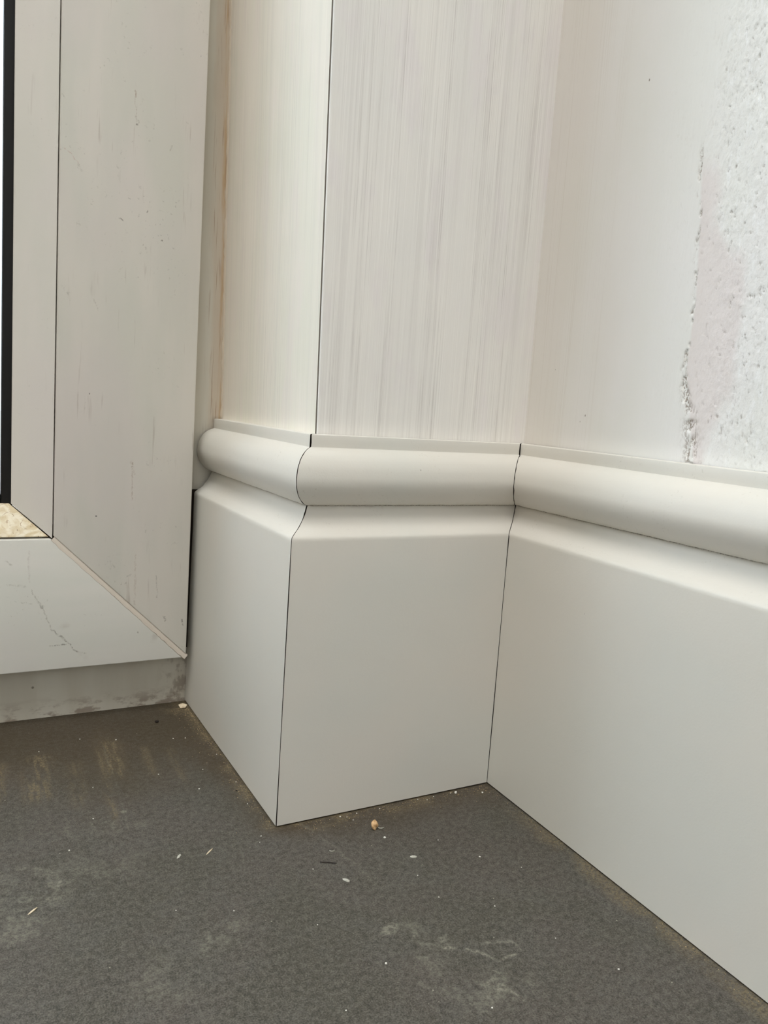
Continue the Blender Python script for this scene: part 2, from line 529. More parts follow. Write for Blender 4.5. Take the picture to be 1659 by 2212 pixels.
RAIL_MARKS = [((-0.0736, 0.0653), (-0.0708, 0.0598), 0.0006, 0.55, GR), ((-0.0708, 0.0598), (-0.0689, 0.0565), 0.0009, 0.5, DK),
              ((-0.0689, 0.0565), (-0.0649, 0.0466), 0.0006, 0.55, GR), ((-0.0649, 0.0466), (-0.0587, 0.0406), 0.0007, 0.65, DK),
              ((-0.0587, 0.0406), (-0.0542, 0.0352), 0.0006, 0.6, DK), ((-0.0542, 0.0352), (-0.0500, 0.0338), 0.0006, 0.5, GR),
              ((-0.0587, 0.0391), (-0.0658, 0.0388), 0.0005, 0.65, DK), ((-0.0750, 0.0831), (-0.0745, 0.0690), 0.0010, 0.30, (165, 152, 146)),
              ((-0.0840, 0.0790), (-0.0820, 0.0770), 0.0008, 0.45, GR), ((-0.0830, 0.0680), (-0.0760, 0.0670), 0.0009, 0.30, GR),
              ((-0.0270, 0.0420), (-0.0269, 0.0419), 0.0005, 0.6, DK), ((-0.0780, 0.0600), (-0.0735, 0.0590), 0.0006, 0.3, GR)]
M_DOOR = m_door('white_door_profile', ((219, 213, 204), (211, 208, 198), (216, 207, 202)), 'v', 1.0, STILE_MARKS)
M_RAIL = m_door('white_door_rail_profile', ((216, 213, 206), (211, 210, 202), (216, 208, 204)), 'h', 0.8, RAIL_MARKS)
M_BEADV = m_door('white_glazing_bead', ((218, 212, 204), (213, 209, 200), (214, 207, 202)), 'v', 0.5)
M_FRAME = m_frame()
M_LEDGE = m_bead_stained()
M_FLOOR = m_floor()
M_SEAM = m_plain('weld_seam_plastic', lin(214, 203, 190), 0.55)
M_BLACK = m_plain('black_gasket_rubber', lin(20, 19, 18), 0.6)
M_VOID = m_plain('gap_shade_and_raw_core', lin(52, 42, 32), 0.9)  # dark tone that paints shade into gaps; hidden cores share it
M_PLASTER = m_plain('warm_white_wall', lin(226, 220, 210), 0.8)
M_CEIL = m_plain('white_ceiling_paint', lin(238, 236, 230), 0.85)
M_PAVE = m_plain('pale_paving', lin(200, 198, 190), 0.8)
M_HANDLE = m_plain('brushed_handle_metal', lin(170, 170, 168), 0.35)


def m_glass():
    n = NT('clear_glass')
    n.b.inputs['Transmission Weight'].default_value = 1.0
    n.b.inputs['Roughness'].default_value = 0.0
    n.b.inputs['IOR'].default_value = 1.03
    n.b.inputs['Base Color'].default_value = (0.97, 0.985, 0.98, 1)
    return n.m


M_GLASS = m_glass()

# ------------------------------------------------------------------ dimensions of the corner (metres)
Wd = 0.0960          # width of the middle skirting face
Aend = 0.1313        # plane of the fixed door frame
DW = 0.0139          # skirting thickness: the wall boards stand this far behind its face
HT = 0.145           # skirting height
SKEW = 0.0241        # the right wall is not quite square to the middle one
lean = lambda z: -0.0195 * min(max(z - 0.145, 0), 0.45)


def xr(y):
    return Wd + SKEW * y


# ------------------------------------------------------------------ floor
def axis_fine(a, f0, f1, b, st):
    lo = f0 - np.geomspace(0.002, f0 - a, 14)[::-1] if a < f0 else np.array([])
    hi = f1 + np.geomspace(0.002, b - f1, 14) if b > f1 else np.array([])
    return np.concatenate([lo, np.arange(f0, f1 + st / 2, st), hi])


def floor_brown(X, Y):
    d = fbm(X * 40, Y * 14, 3)
    near_door = sstep(0.025, 0.10, Y + (d - 0.5) * 0.06) * sstep(0.02, -0.01, X)
    a = sstep(0.016, 0.0, np.abs(X)) * sstep(-0.01, 0.0, Y)
    b = sstep(-0.020, 0.0, Y + (d - 0.5) * 0.02) * sstep(-0.003, 0.008, X)
    return np.clip(near_door * 0.95 + a * 0.7 + b * 0.75, 0, 1)


def floor_dust(X, Y):
    n1 = fbm(X * 160, Y * 160, 5)
    a = sstep(0.007, 0.0, -X) * sstep(-0.003, 0.003, Y) * sstep(0.35, 0.6, n1 + sstep(0.07, 0.125, Y) * 0.35)
    a = a + sstep(0.022, 0.0, np.hypot(X, Y - 0.122)) * sstep(0.42, 0.6, n1) * 0.9
    n2 = fbm(X * 90, Y * 200, 8)
    b = sstep(-0.0105, -0.001, Y) * sstep(0.004, 0.012, X) * sstep(0.42, 0.62, n2) * 0.9
    xe = xr(Y) - X
    n3 = fbm(X * 70, Y * 70, 9)
    c = sstep(0.009, 0.002, xe - (n3 - 0.5) * 0.008) * sstep(-0.008, -0.05, Y) * sstep(0.25, 0.55, n3) * 0.8
    e = sstep(0.006, 0.0, np.hypot((X + 0.045), (Y - 0.085) * 0.25) * 0.7) * 0.3
    # dusty streaks scraped out from under the door
    st = 0
    for x0, w, y0, y1, s in ((-0.0735, 0.0045, 0.045, 0.090, 1.3), (-0.088, 0.003, 0.05, 0.088, 1.0), (-0.043, 0.003, 0.055, 0.095, 1.1),
                             (-0.0485, 0.0014, 0.02, 0.09, 0.7), (-0.03, 0.002, 0.05, 0.085, 0.6), (-0.020, 0.0018, 0.04, 0.08, 0.5), (-0.060, 0.003, 0.035, 0.08, 0.5)):
        xx = X - x0 - (Y - y1) * 0.06 + (fbm(X * 0, Y * 120, 2) - 0.5) * 0.002
        st = st + np.exp(-(xx / w) ** 2) * sstep(y0, y0 + 0.012, Y) * sstep(y1 + 0.003, y1 - 0.004, Y) * s * sstep(0.35, 0.6, fbm(X * 900, Y * 110, 4))
    return np.clip(a + b + c + e + st, 0, 1)


def floor_pale(X, Y):
    n1 = fbm(X * 220, Y * 220, 12)
    n2 = fbm(X * 700, Y * 90, 14)
    p = np.zeros_like(X)

    def patch(x, y, rx, ry, s, rot=0.0, nn=n1, lo=0.42, hi=0.62):
        c, q = math.cos(rot), math.sin(rot)
        u = ((X - x) * c + (Y - y) * q) / rx
        v = (-(X - x) * q + (Y - y) * c) / ry
        r = np.sqrt(u * u + v * v) + (fbm(X * 120, Y * 120, 21) - 0.5) * 0.9
        return sstep(1.15, 0.55, r) * sstep(lo, hi, nn) * s
    p = p + patch(-0.0865, -0.012, 0.017, 0.020, 0.50)
    p = p + patch(-0.060, -0.002, 0.016, 0.010, 0.28)
    p = p + patch(-0.0352, -0.050, 0.011, 0.006, 0.45, 0.6)
    p = p + patch(-0.055, -0.062, 0.010, 0.012, 0.30)
    p = p + patch(0.0115, -0.0665, 0.0042, 0.0026, 0.95, 0.3, nn=n1 * 0 + 1)
    p = p + patch(0.0200, -0.0725, 0.0110, 0.0062, 0.62, -0.9)
    p = p + patch(0.0170, -0.0890, 0.0150, 0.0080, 0.40, -0.7)
    p = p + patch(0.0270, -0.1010, 0.0130, 0.0080, 0.55, 0.2)
    p = p + patch(-0.0640, 0.024, 0.012, 0.006, 0.35, 0.1, nn=n2)
    p = p + patch(-0.050, 0.020, 0.009, 0.0035, 0.40, 0.1, nn=n2)
    # ring shaped mark of something round that stood at the left
    r = np.hypot((X + 0.0885) / 1.0, (Y + 0.004) / 0.85)
    p = p + np.exp(-((r - 0.0135) / 0.0006) ** 2) * 0.40 * sstep(0.3, 0.55, n1)
    p = p + patch(-0.0485, 0.0315, 0.0020, 0.0020, 0.8, nn=n1 * 0 + 1)
    p = p + patch(-0.0100, 0.0000, 0.0014, 0.0010, 0.2, nn=n1 * 0 + 1)
    p = p + patch(0.0102, 0.0005 - 0.004, 0.0022, 0.0013, 0.45)
    return np.clip(p, 0, 1)


def floor_scratch(X, Y):
    p = np.zeros_like(X)
    wob = (fbm(X * 300, Y * 300, 31) - 0.5) * 0.0022

    def line(pts, w, s, brk=0.40):
        return sstep(w, w * 0.25, seg_dist(X + wob, Y + wob, pts)) * s * sstep(brk, brk + 0.14, fbm(X * 260, Y * 260, 33))
    p = p + line([(0.0095, 0.001), (0.0148, -0.019), (0.0172, -0.0345), (0.0178, -0.048)], 0.0008, 0.30, 0.30)
    p = p + line([(0.0205, -0.078), (0.0305, -0.0850), (0.0330, -0.0905), (0.0420, -0.0905)], 0.0008, 0.85, 0.34)
    p = p + line([(0.0335, -0.083), (0.0430, -0.0850), (0.0425, -0.0910)], 0.0006, 0.55, 0.40)
    p = p + line([(0.0125, -0.0800), (0.0155, -0.0815)], 0.0006, 0.7, 0.3)
    p = p + line([(-0.006, -0.021), (0.004, -0.050)], 0.0004, 0.22, 0.32)
    p = p + line([(-0.046, 0.092), (-0.0475, 0.045), (-0.0485, 0.028), (-0.049, 0.018)], 0.0005, 0.25, 0.34)
    for k in range(34):
        x, y = RNG.uniform(-0.1, 0.03), RNG.uniform(-0.13, 0.03)
        a = RNG.uniform(-1.9, -1.2)
        l = RNG.uniform(0.004, 0.012)
        p = p + line([(x, y), (x + l * math.cos(a), y + l * math.sin(a))], 0.0004, RNG.uniform(0.08, 0.28), 0.3)
    p = p + line([(0.0270, -0.1000), (0.0300, -0.1010), (0.0310, -0.1060)], 0.0008, 0.8, 0.34)
    p = p + line([(0.0160, -0.1010), (0.0200, -0.1060)], 0.0006, 0.4, 0.34)
    p = p + line([(0.0290, -0.0930), (0.0320, -0.0945)], 0.0005, 0.7, 0.3)
    return np.clip(p, 0, 1)


structure(grid_obj('floor', axis_fine(ROOM_X0, -0.115, 0.11, ROOM_X1 + 0.05, 0.0004), axis_fine(ROOM_Y0, -0.160, 0.135, 0.16, 0.0004),
                   lambda X, Y: (X, Y, np.zeros_like(X)), M_FLOOR,
                   {'brown': floor_brown, 'dust': floor_dust, 'pale': floor_pale, 'scratch': floor_scratch}))
structure(box('floor_slab', (ROOM_X0 - 0.1, ROOM_Y0 - 0.1, -0.1), (ROOM_X1 + 0.1, 0.46, -0.0015), M_PLASTER))

# ------------------------------------------------------------------ walls of the corner
# board of the short return by the door (its left-hand face is seen), slightly out of plumb
zs = (0.0, 0.145, 0.30, 0.595, ROOM_H)


def lean_board(name, x0, x1, y0, y1, mat, lx0=True, lx1=False):
    vs, fs = [], []
    for z in zs:
        a, b = x0 + (lean(z) if lx0 else 0), x1 + (lean(z) if lx1 else 0)
        vs += [(a, y0, z), (b, y0, z), (b, y1, z), (a, y1, z)]
    for k in range(len(zs) - 1):
        for i in range(4):
            fs.append((k * 4 + i, k * 4 + (i + 1) % 4, k * 4 + 4 + (i + 1) % 4, k * 4 + 4 + i))
    fs += [(0, 1, 2, 3), tuple(len(vs) - 4 + i for i in range(4))]
    o = mesh_obj(name, vs, fs, mat)
    o.data.materials.append(m_plain('raw_edge_joint_shade', lin(128, 120, 110), 0.8))      # raw cut edge towards the middle board, toned dark as joint shade
    for p in o.data.polygons:
        if p.normal.y < -0.9:
            p.material_index = 1
    return o


structure(lean_board('wall_left', DW, DW + 0.011, 0.0161, Aend + 0.03, M_WL, True, True))

# middle board: fine sheet with a small rounded left edge, set behind a hairline joint
JX = [0.025, 0.0142, 0.0141, 0.0141, 0.0143, 0.0147]
JY = [0.0155, 0.0155, 0.0151, 0.0147, 0.0143, 0.0141]
xsB = np.concatenate([[0.0130, 0.0132, 0.0134, 0.0136, 0.0138, 0.0140, 0.0148, 0.0151], np.arange(0.0156, 0.1125, 0.0008)])


def fB(X, Z):
    codes = [0.0130, 0.0132, 0.0134, 0.0136, 0.0138, 0.0140]
    rip = (fbm(X * 900, Z * 14, 41, 3) - 0.5) * 0.00012
    L = np.vectorize(lean)(Z) * sstep(0.112, 0.0143, X)
    ed = X < 0.0141
    Y = np.where(ed, np.interp(X, codes, JY), 0.0141 + rip)
    X = np.where(ed, np.interp(X, codes, JX), X)
    return X + L, Y, Z


structure(grid_obj('wall_middle', xsB, np.concatenate([np.arange(0.0, 0.35, 0.004), [0.4, 0.5, 0.6, 1.0, ROOM_H]]), fB, M_WM))
structure(box('wall_core', (0.0262, 0.0215, 0), (0.125, Aend + 0.03, ROOM_H), M_VOID))

# right wall: smooth near the corner, then old flaking plaster
CR = [(-0.0640, 0.262), (-0.0649, 0.2453), (-0.0672, 0.2231), (-0.0690, 0.1979), (-0.0684, 0.1753), (-0.0721, 0.1602), (-0.0756, 0.1451), (-0.078, 0.13)]
crx = lambda Z: np.interp(Z, [p[1] for p in CR][::-1], [p[0] for p in CR][::-1])


def near(Y):
    return sstep(-0.165, -0.150, Y)


def r_rough(Y, Z):
    d = crx(Z) - Y + (fbm(Y * 60, Z * 25, 51) - 0.5) * 0.012
    return (sstep(-0.002, 0.012, d) * 0.85 + 0.12 * sstep(-0.03, -0.0, d)) * near(Y) + 0.6 * (1 - near(Y))


def r_peel(Y, Z):
    d = crx(Z) - Y + (fbm(Y * 0, Z * 160, 55) - 0.5) * 0.0025
    w = 0.0006 + 0.0022 * sstep(0.185, 0.150, Z)
    n = fbm(Y * 700, Z * 350, 57)
    line = np.exp(-(d / w) ** 2) * sstep(0.47, 0.60, n + 0.10 * sstep(0.19, 0.15, Z)) * sstep(0.250, 0.243, Z)
    more = r_rough(Y, Z) * sstep(0.71, 0.77, fbm(Y * 1000, Z * 520, 59)) * 0.6
    return np.clip(line * 1.1 + more, 0, 1) * near(Y)


def r_pink(Y, Z):
    d = crx(Z) - Y
    n = fbm(Y * 110, Z * 60, 61)
    w = 0.004 + 0.016 * sstep(0.235, 0.195, Z) * sstep(0.145, 0.175, Z)
    return sstep(0.0, 0.0012, d) * sstep(w + 0.004, w - 0.003, d + (n - 0.5) * 0.012) * sstep(0.246, 0.235, Z) * 0.85 * near(Y)


def fR(Y, Z):
    r = r_rough(Y, Z)
    n = fbm(Y * 520, Z * 300, 63) - 0.5
    big = fbm(Y * 120, Z * 45, 65) - 0.5
    blob = sstep(0.64, 0.72, fbm(Y * 420, Z * 330, 67))
    h = r * (n * 0.0003 + (fbm(Y * 1100, Z * 700, 69) - 0.5) * 0.00022 + big * 0.0005 + blob * 0.00008) - r_peel(Y, Z) * 0.0005
    fade = near(Y)
    X = Wd + DW + SKEW * Y - h * fade + 0.0006
    return X, Y, Z


ysR = np.concatenate([-np.geomspace(0.170, 2.6, 14)[::-1], np.arange(-0.168, -0.05, 0.0004), np.arange(-0.05, 0.0300, 0.001)])
zsR = np.concatenate([[0.0, 0.06, 0.12], np.arange(0.14, 0.31, 0.0005), [0.32, 0.34, 0.4, 0.6, 1.0, ROOM_H]])
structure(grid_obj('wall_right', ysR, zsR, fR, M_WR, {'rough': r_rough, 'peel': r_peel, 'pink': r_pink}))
structure(mesh_obj('wall_right_core', [(0.14, 0.16, 0), (xr(-2.6) + 0.02, -2.6, 0), (0.3, -2.6, 0), (0.3, 0.16, 0),
                                       (0.14, 0.16, ROOM_H), (xr(-2.6) + 0.02, -2.6, ROOM_H), (0.3, -2.6, ROOM_H), (0.3, 0.16, ROOM_H)],
                   [(0, 1, 2, 3), (4, 5, 6, 7), (0, 1, 5, 4), (1, 2, 6, 5), (2, 3, 7, 6), (3, 0, 4, 7)], M_VOID))

# rest of the room
T = 0.12
RV = 0.32   # unseen door reveal, set deep to cut door light on the left board
structure(box('wall_back', (ROOM_X0 - T, ROOM_Y1, 0), (DX0, ROOM_Y1 + RV, ROOM_H), M_PLASTER))
structure(box('wall_back_lintel', (DX0, ROOM_Y1, DZ1), (0.3, ROOM_Y1 + RV, ROOM_H), M_PLASTER))
structure(box('added_reveal_pier', (-0.03, Aend + 0.052, 0), (0.3, ROOM_Y1 + RV, DZ1), M_PLASTER))  # unseen pier added to block door light from the left skirting
structure(box('wall_side', (ROOM_X0 - T, ROOM_Y0 - T, 0), (ROOM_X0, ROOM_Y1, ROOM_H), M_PLASTER))
structure(box('wall_front', (ROOM_X0, ROOM_Y0 - T, 0), (WX0, ROOM_Y0, ROOM_H), M_PLASTER))
structure(box('wall_front_pier', (WX1, ROOM_Y0 - T, 0), (0.3, ROOM_Y0, ROOM_H), M_PLASTER))
structure(box('wall_front_parapet', (WX0, ROOM_Y0 - T, 0), (WX1, ROOM_Y0, WZ0), M_PLASTER))
structure(box('wall_front_lintel', (WX0, ROOM_Y0 - T, WZ1), (WX1, ROOM_Y0, ROOM_H), M_PLASTER))
CX0, CX1, CY0, CY1 = ROOM_X0 - T, 0.3, ROOM_Y0 - T, ROOM_Y1 + T
_v = [(CX0, CY0), (CX1, CY0), (CX1, CY1), (CX0, CY1), (SX0, SY0), (SX1, SY0), (SX1, SY1), (SX0, SY1)]
_f = []
for _k in range(4):
    _a, _b = _k, (_k + 1) % 4
    _f += [(_a, _b, _b + 4, _a + 4), (_a + 8, _b + 8, _b + 12, _a + 12), (_a, _b, _b + 8, _a + 8), (_a + 4, _b + 4, _b + 12, _a + 12)]
structure(mesh_obj('ceiling', [(x, y, ROOM_H) for x, y in _v] + [(x, y, ROOM_H + 0.1) for x, y in _v], _f, M_CEIL))
structure(box('ground_outside', (-6, 0.46, -0.16), (4, 6, -0.06), M_PAVE))

# unseen window added behind the camera as a daylight source
w1 = structure(empty('added_window_1', ((WX0 + WX1) / 2, ROOM_Y0, WZ0)))


def put(o, root):
    o.parent = root
    o.matrix_parent_inverse = Matrix.Translation(root.location).inverted()
    return o


fw = 0.06
put(box('added_window_frame', (WX0, ROOM_Y0 - 0.09, WZ0), (WX0 + fw, ROOM_Y0 - 0.03, WZ1), M_DOOR, bevel=0.003), w1)
put(box('added_window_frame', (WX1 - fw, ROOM_Y0 - 0.09, WZ0), (WX1, ROOM_Y0 - 0.03, WZ1), M_DOOR, bevel=0.003), w1)
put(box('added_window_frame', (WX0 + fw, ROOM_Y0 - 0.09, WZ0), (WX1 - fw, ROOM_Y0 - 0.03, WZ0 + fw), M_DOOR, bevel=0.003), w1)
put(box('added_window_frame', (WX0 + fw, ROOM_Y0 - 0.09, WZ1 - fw), (WX1 - fw, ROOM_Y0 - 0.03, WZ1), M_DOOR, bevel=0.003), w1)

# ------------------------------------------------------------------ skirting boards
PROF = [(0.0, 0.0006), (0.0, 0.03), (0.0, 0.06), (0.0, 0.09), (0.0, 0.1070), (0.00005, 0.1080), (0.0003, 0.10865), (0.0009, 0.1092), (0.0017, 0.1098),
        (0.0031, 0.1107), (0.0044, 0.1117), (0.0056, 0.1128), (0.0065, 0.1139), (0.0072, 0.1149), (0.0077, 0.1159), (0.0083, 0.1170), (0.0087, 0.1180),
        (0.0091, 0.1189), (0.0081, 0.1192), (0.0070, 0.1196), (0.0057, 0.1205), (0.0046, 0.1215), (0.0035, 0.1226), (0.0026, 0.1238), (0.0020, 0.1250),
        (0.0015, 0.1263), (0.0012, 0.1275), (0.00105, 0.1288), (0.0011, 0.1300), (0.0013, 0.1312), (0.0015, 0.1325), (0.0019, 0.1338), (0.0024, 0.1349),
        (0.0030, 0.1360), (0.0037, 0.1370), (0.0046, 0.1379), (0.0056, 0.1387), (0.0066, 0.1393), (0.0077, 0.1398), (0.0087, 0.1401), (0.0090, 0.14035),
        (0.0090, 0.1420), (0.0090, 0.1446), (0.0091, 0.14485), (0.0094, 0.1450), (0.0136, 0.1450), (0.0138, 0.1448), (0.0138, 0.07), (0.0138, 0.0006)]
PROF = [(d, z) for d, z in PROF]
IG = 17  # the groove point


def skirting(name, place, start, end, N, fine=False, jag=(0.00008, 0.00008), seed=0):
    """place(s, d, z) -> point; start/end(d) give the run at each depth (the mitres)."""
    vs, fs = [], []
    n = len(PROF)
    # several stations; the last two at each end are close so the arris stays crisp
    ts = np.concatenate([np.linspace(0, 1, N)])
    for i, t in enumerate(ts):
        for k, (d, z) in enumerate(PROF):
            s0, s1 = start(d, z), end(d, z)
            j0 = (vnoise(z * 1400, 0.5, seed) ** 3 * jag[0] * 3) if k < n - 4 else 0
            j1 = (vnoise(z * 1400, 3.5, seed) ** 3 * jag[1] * 3) if k < n - 4 else 0
            s = (s0 + j0) * (1 - t) + (s1 - j1) * t
            dd, zz = d, z
            if IG - 1 <= k <= IG + 2 and fine and 0 < i < N - 1:
                r = (vnoise(s * 900, 0.3, seed + 5) - 0.5) + 0.6 * (vnoise(s * 2300, 0.3, seed + 6) - 0.5)
                zz += r * 0.00026
                if k == IG:
                    dd += 0.0004
            vs.append(place(s, dd, zz))
    for i in range(N - 1):
        for k in range(n):
            a, b = i * n + k, i * n + (k + 1) % n
            fs.append((a, b, b + n, a + n))
    fs.append(tuple(range(n)))
    fs.append(tuple((N - 1) * n + k for k in range(n)))
    o = structure(mesh_obj(name, vs, fs, M_SK, smooth=38))
    o.data.materials.append(M_VOID)  # raw ends, coloured dark to paint shade into the mitre gaps
    for p in o.data.polygons:
        if len(p.vertices) > 4:
            p.material_index = 1
            p.use_smooth = False
    return o


# mitre gap: hairline on the flat, wider on the moulding as in the photo
gap = lambda z: 0.00021 + 0.00016 * float(sstep(0.03, 0.0, z)) + (0.0004 if z > 0.1401 else 0) + 0.0003 * math.exp(-((z - 0.1170) / 0.0022) ** 2)
skirting('baseboard_left', lambda s, d, z: (d + 0.0038 * s, s, z), lambda d, z: d + gap(z) * 0.5, lambda d, z: Aend - 0.0005 - 0.0026 * float(sstep(0.02, 0.10, z)) * (1 if z < 0.112 else 0.35), 60, True, seed=2)
skirting('baseboard_middle', lambda s, d, z: (s, d, z), lambda d, z: d + gap(z) * 0.7 + 0.00005,
         lambda d, z: Wd + d + SKEW * d - 0.00022 - (0.0004 if z > 0.1401 else 0), 150, True, seed=4)
skirting('baseboard_right', lambda s, d, z: (Wd + d + SKEW * s, s, z), lambda d, z: -0.5, lambda d, z: d - 0.00002, 420, True, (0, 0.00015), seed=7)
structure(mesh_obj('baseboard_right_far', [(xr(y) + d, y, z) for y in (-2.6, -0.5005) for d, z in PROF],
                   [(k, (k + 1) % len(PROF), len(PROF) + (k + 1) % len(PROF), len(PROF) + k) for k in range(len(PROF))], M_SK, smooth=38))

# dark sheet put in as shade for the hairline under the boards and mitres
structure(mesh_obj('gap_shade_sheet', [(0.004, 0.004, 0.0001), (0.004, Aend, 0.0001), (0.0135, Aend, 0.0001), (0.0135, 0.0135, 0.0001),
                              (0.107, 0.0135, 0.0001), (0.107, 0.004, 0.0001)], [(0, 1, 2, 3), (0, 3, 4, 5)], M_VOID))

structure(box('gap_shade_strip', (-0.0030, Aend - 0.0003, 0.0285), (0.0100, Aend, 0.1095), M_VOID))  # dark strip standing in for shade in the gap beside the leaf

# ------------------------------------------------------------------ balcony door with fixed frame
door = structure(empty('door_1', (-0.45, 0.12, 0.0)))
yl = 0.1183                       # front of the opening leaf
xl, zl = -0.0033, 0.0275          # its lower right corner
xi, zi = -0.0652, 0.0883          # inner corner where the glazing beads start
LX0 = -0.8700                     # far side of the leaf
LZ1 = 2.01
FX0 = DX0

fr = put(prism('door_frame', [(FX0, 0), (DW + 0.012, 0), (DW + 0.012, DZ1), (-0.055, DZ1), (-0.055, 0.075), (FX0 + 0.065, 0.075), (FX0 + 0.065, DZ1), (FX0, DZ1)],
               Aend, Aend + 0.05, M_FRAME), door)
put(box('frame_head', (FX0 + 0.065, Aend, DZ1 - 0.075), (-0.055, Aend + 0.05, DZ1), M_FRAME), door)

dg = 0.00105  # half width of the weld strip on the mitre
mx = lambda t: (xl + (xi - xl) * t, zl + (zi - zl) * t)
lf = 0.0125   # leaf thickness in front of the frame
L2 = LX0 + (xl - xi)
T2 = LZ1 - (zi - zl)
q = dg * 1.0
put(box('dark_corner_backing', (xi - 0.004, yl + 0.003, zi - 0.008), (xi + 0.008, yl + lf - 0.001, zi + 0.006), M_VOID), door)  # unseen dark block added to stop sky light at the bead corner
stile = put(prism('door_stile', [(xl, zl + q * 1.5), (xi + q * 0.4, zi + q * 1.0), (xi, T2), (xl, LZ1)], yl, yl + lf, M_DOOR, bevel=0.0005), door)
rail = put(prism('bottom_rail', [(xl - q * 1.7, zl), (xi - q * 0.7, zi), (L2, zi), (LX0, zl)], yl, yl + lf, M_RAIL, bevel=0.0006), door)
put(prism('door_stile', [(LX0, zl), (L2, zi), (L2, T2), (LX0, LZ1)], yl, yl + lf, M_DOOR, bevel=0.0005), door)
put(prism('top_rail', [(xl, LZ1), (xi, T2), (L2, T2), (LX0, LZ1)], yl, yl + lf, M_RAIL, bevel=0.0005), door)
# weld strip: scraped plastic with ragged borders, a hair below the face
N = 60
vs, fs = [], []
for i in range(N + 1):
    t = i / N
    cx_, cz_ = mx(t)
    nx, nz = 0.7071, 0.7071
    wU = dg * 0.95 + (vnoise(t * 40, 1.1, 3) - 0.5) * 0.0003
    wL = dg * 1.0 + (vnoise(t * 55, 4.1, 3) - 0.5) * 0.0007
    for w_, yy in ((wU + 0.0004, yl + 0.0012), (wU, yl + 0.00035), (-wL * 0.2, yl + 0.0001), (-wL, yl - 0.00006), (-wL - 0.0003, yl + 0.0004)):
        vs.append((cx_ + nx * w_, yy + (vnoise(t * 80, w_ * 900 + 3, 5) - 0.5) * 0.00008, cz_ + nz * w_))
for i in range(N):
    for k in range(4):
        a = i * 5 + k
        fs.append((a, a + 1, a + 6, a + 5))
seam = put(mesh_obj('weld_seam', vs, fs, M_SEAM, smooth=60), stile)
seam.matrix_parent_inverse = Matrix.Identity(4)
seam['label'] = 'scraped pinkish brown weld seam on the mitre'

# side glazing bead: sloping face with a mitred foot
xb, zb, yb = -0.0816, 0.1030, 0.1263
G = 0.00006


def bead(name, pts_bot, pts_top, mat):
    n = len(pts_bot)
    f = [(k, (k + 1) % n, n + (k + 1) % n, n + k) for k in range(n)]
    f += [tuple(range(n)), tuple(range(n, 2 * n))]
    return put(mesh_obj(name, pts_bot + pts_top, f, mat, smooth=30), door)


# section across x: (x, y) from the stile towards the glass
sec = [(xi - G, yl + 0.0005), (xi - 0.00015 - G, yl + 0.0002), (xb + 0.0004, yb - 0.0003), (xb, yb + 0.0002), (xb, yb + 0.0065), (xi - G, yb + 0.0065)]
zofx = lambda x: zi + (xi - x) * (zb - zi) / (xi - xb)
bead('glazing_bead', [(x, y, zofx(x)) for x, y in sec], [(x, y, LZ1 + zl - zofx(x)) for x, y in sec], M_BEADV)
b2 = bead('glazing_bead', [(LX0 + xl - x, y, zofx(x)) for x, y in sec], [(LX0 + xl - x, y, LZ1 + zl - zofx(x)) for x, y in sec], M_BEADV)
# lower bead (stained ledge), lying a little deeper with a dark gap around it
GB = 0.0007
secz = [(zi + GB, yl + 0.0014), (zi + GB + 0.0004, yl + 0.0009), (zb - 0.0005, yb + 0.0002), (zb, yb + 0.0006), (zb, yb + 0.0065), (zi + GB, yb + 0.0065)]
xofz = lambda z: xi - (z - zi) * (xi - xb) / (zb - zi) - GB * 1.2
ledge = bead('bottom_glazing_bead', [(xofz(z), y, z) for z, y in secz], [(LX0 + xl - xofz(z), y, z) for z, y in secz], M_LEDGE)
ledge['label'] = 'cream glazing bead stained with brown dirt'
# rubber gasket and glass
gz = []
gx0, gx1 = LX0 + xl - xb, xb
gs = 0.0041
put(box('gasket', (gx1 - gs, yb + 0.0012, zb - 0.003), (gx1 + 0.0006, yb + 0.006, 1.93), M_BLACK, bevel=0.0008), door)
put(box('gasket', (gx0 - 0.0006, yb + 0.0012, zb - 0.003), (gx0 + gs, yb + 0.006, 1.93), M_BLACK, bevel=0.0008), door)
put(box('gasket', (gx0 + gs, yb + 0.0012, zb - 0.003), (gx1 - gs, yb + 0.006, zb + gs), M_BLACK, bevel=0.0008), door)
put(box('door_glass', (gx0 - 0.004, yb + 0.0052, zb - 0.005), (gx1 + 0.004, yb + 0.0092, 1.945), M_GLASS), door)
h = put(box('door_handle', (LX0 + 0.022, yl - 0.009, 1.0), (LX0 + 0.052, yl, 1.15), M_HANDLE, bevel=0.003), door)
lv = box('handle_lever', (LX0 + 0.028, yl - 0.055, 1.10), (LX0 + 0.046, yl - 0.0085, 1.12), M_HANDLE, bevel=0.003)
lv.parent = h
lv.matrix_parent_inverse = h.matrix_basis.inverted()

# seal bead in the corner of frame and wall
N = 130
vs, fs = [], []
for i in range(N + 1):
    z = 0.1449 + 0.30 * i / N
    r = 0.0005 + 0.0007 * vnoise(z * 420, 2.0, 8) + 0.0003 * vnoise(z * 1200, 2.0, 9)
    x0 = DW + lean(z) + 0.0004
    for a in range(5):
        th = math.pi * 0.5 * a / 4
        vs.append((x0 - (r + 0.0003) * math.cos(th), Aend + 0.0002 - (r * 0.9) * math.sin(th), z))
for i in range(N):
    for k in range(4):
        a = i * 5 + k
        fs.append((a, a + 1, a + 6, a + 5))
structure(mesh_obj('trim_2', vs, fs, m_plain('old_sealant', lin(206, 192, 172), 0.6), smooth=60))


# ------------------------------------------------------------------ loose bits on the floor
def tag(o, label, cat, group=None, kind=None):
    o['label'] = label
    o['category'] = cat
    if group:
        o['group'] = group
    if kind:
        o['kind'] = kind
    return o


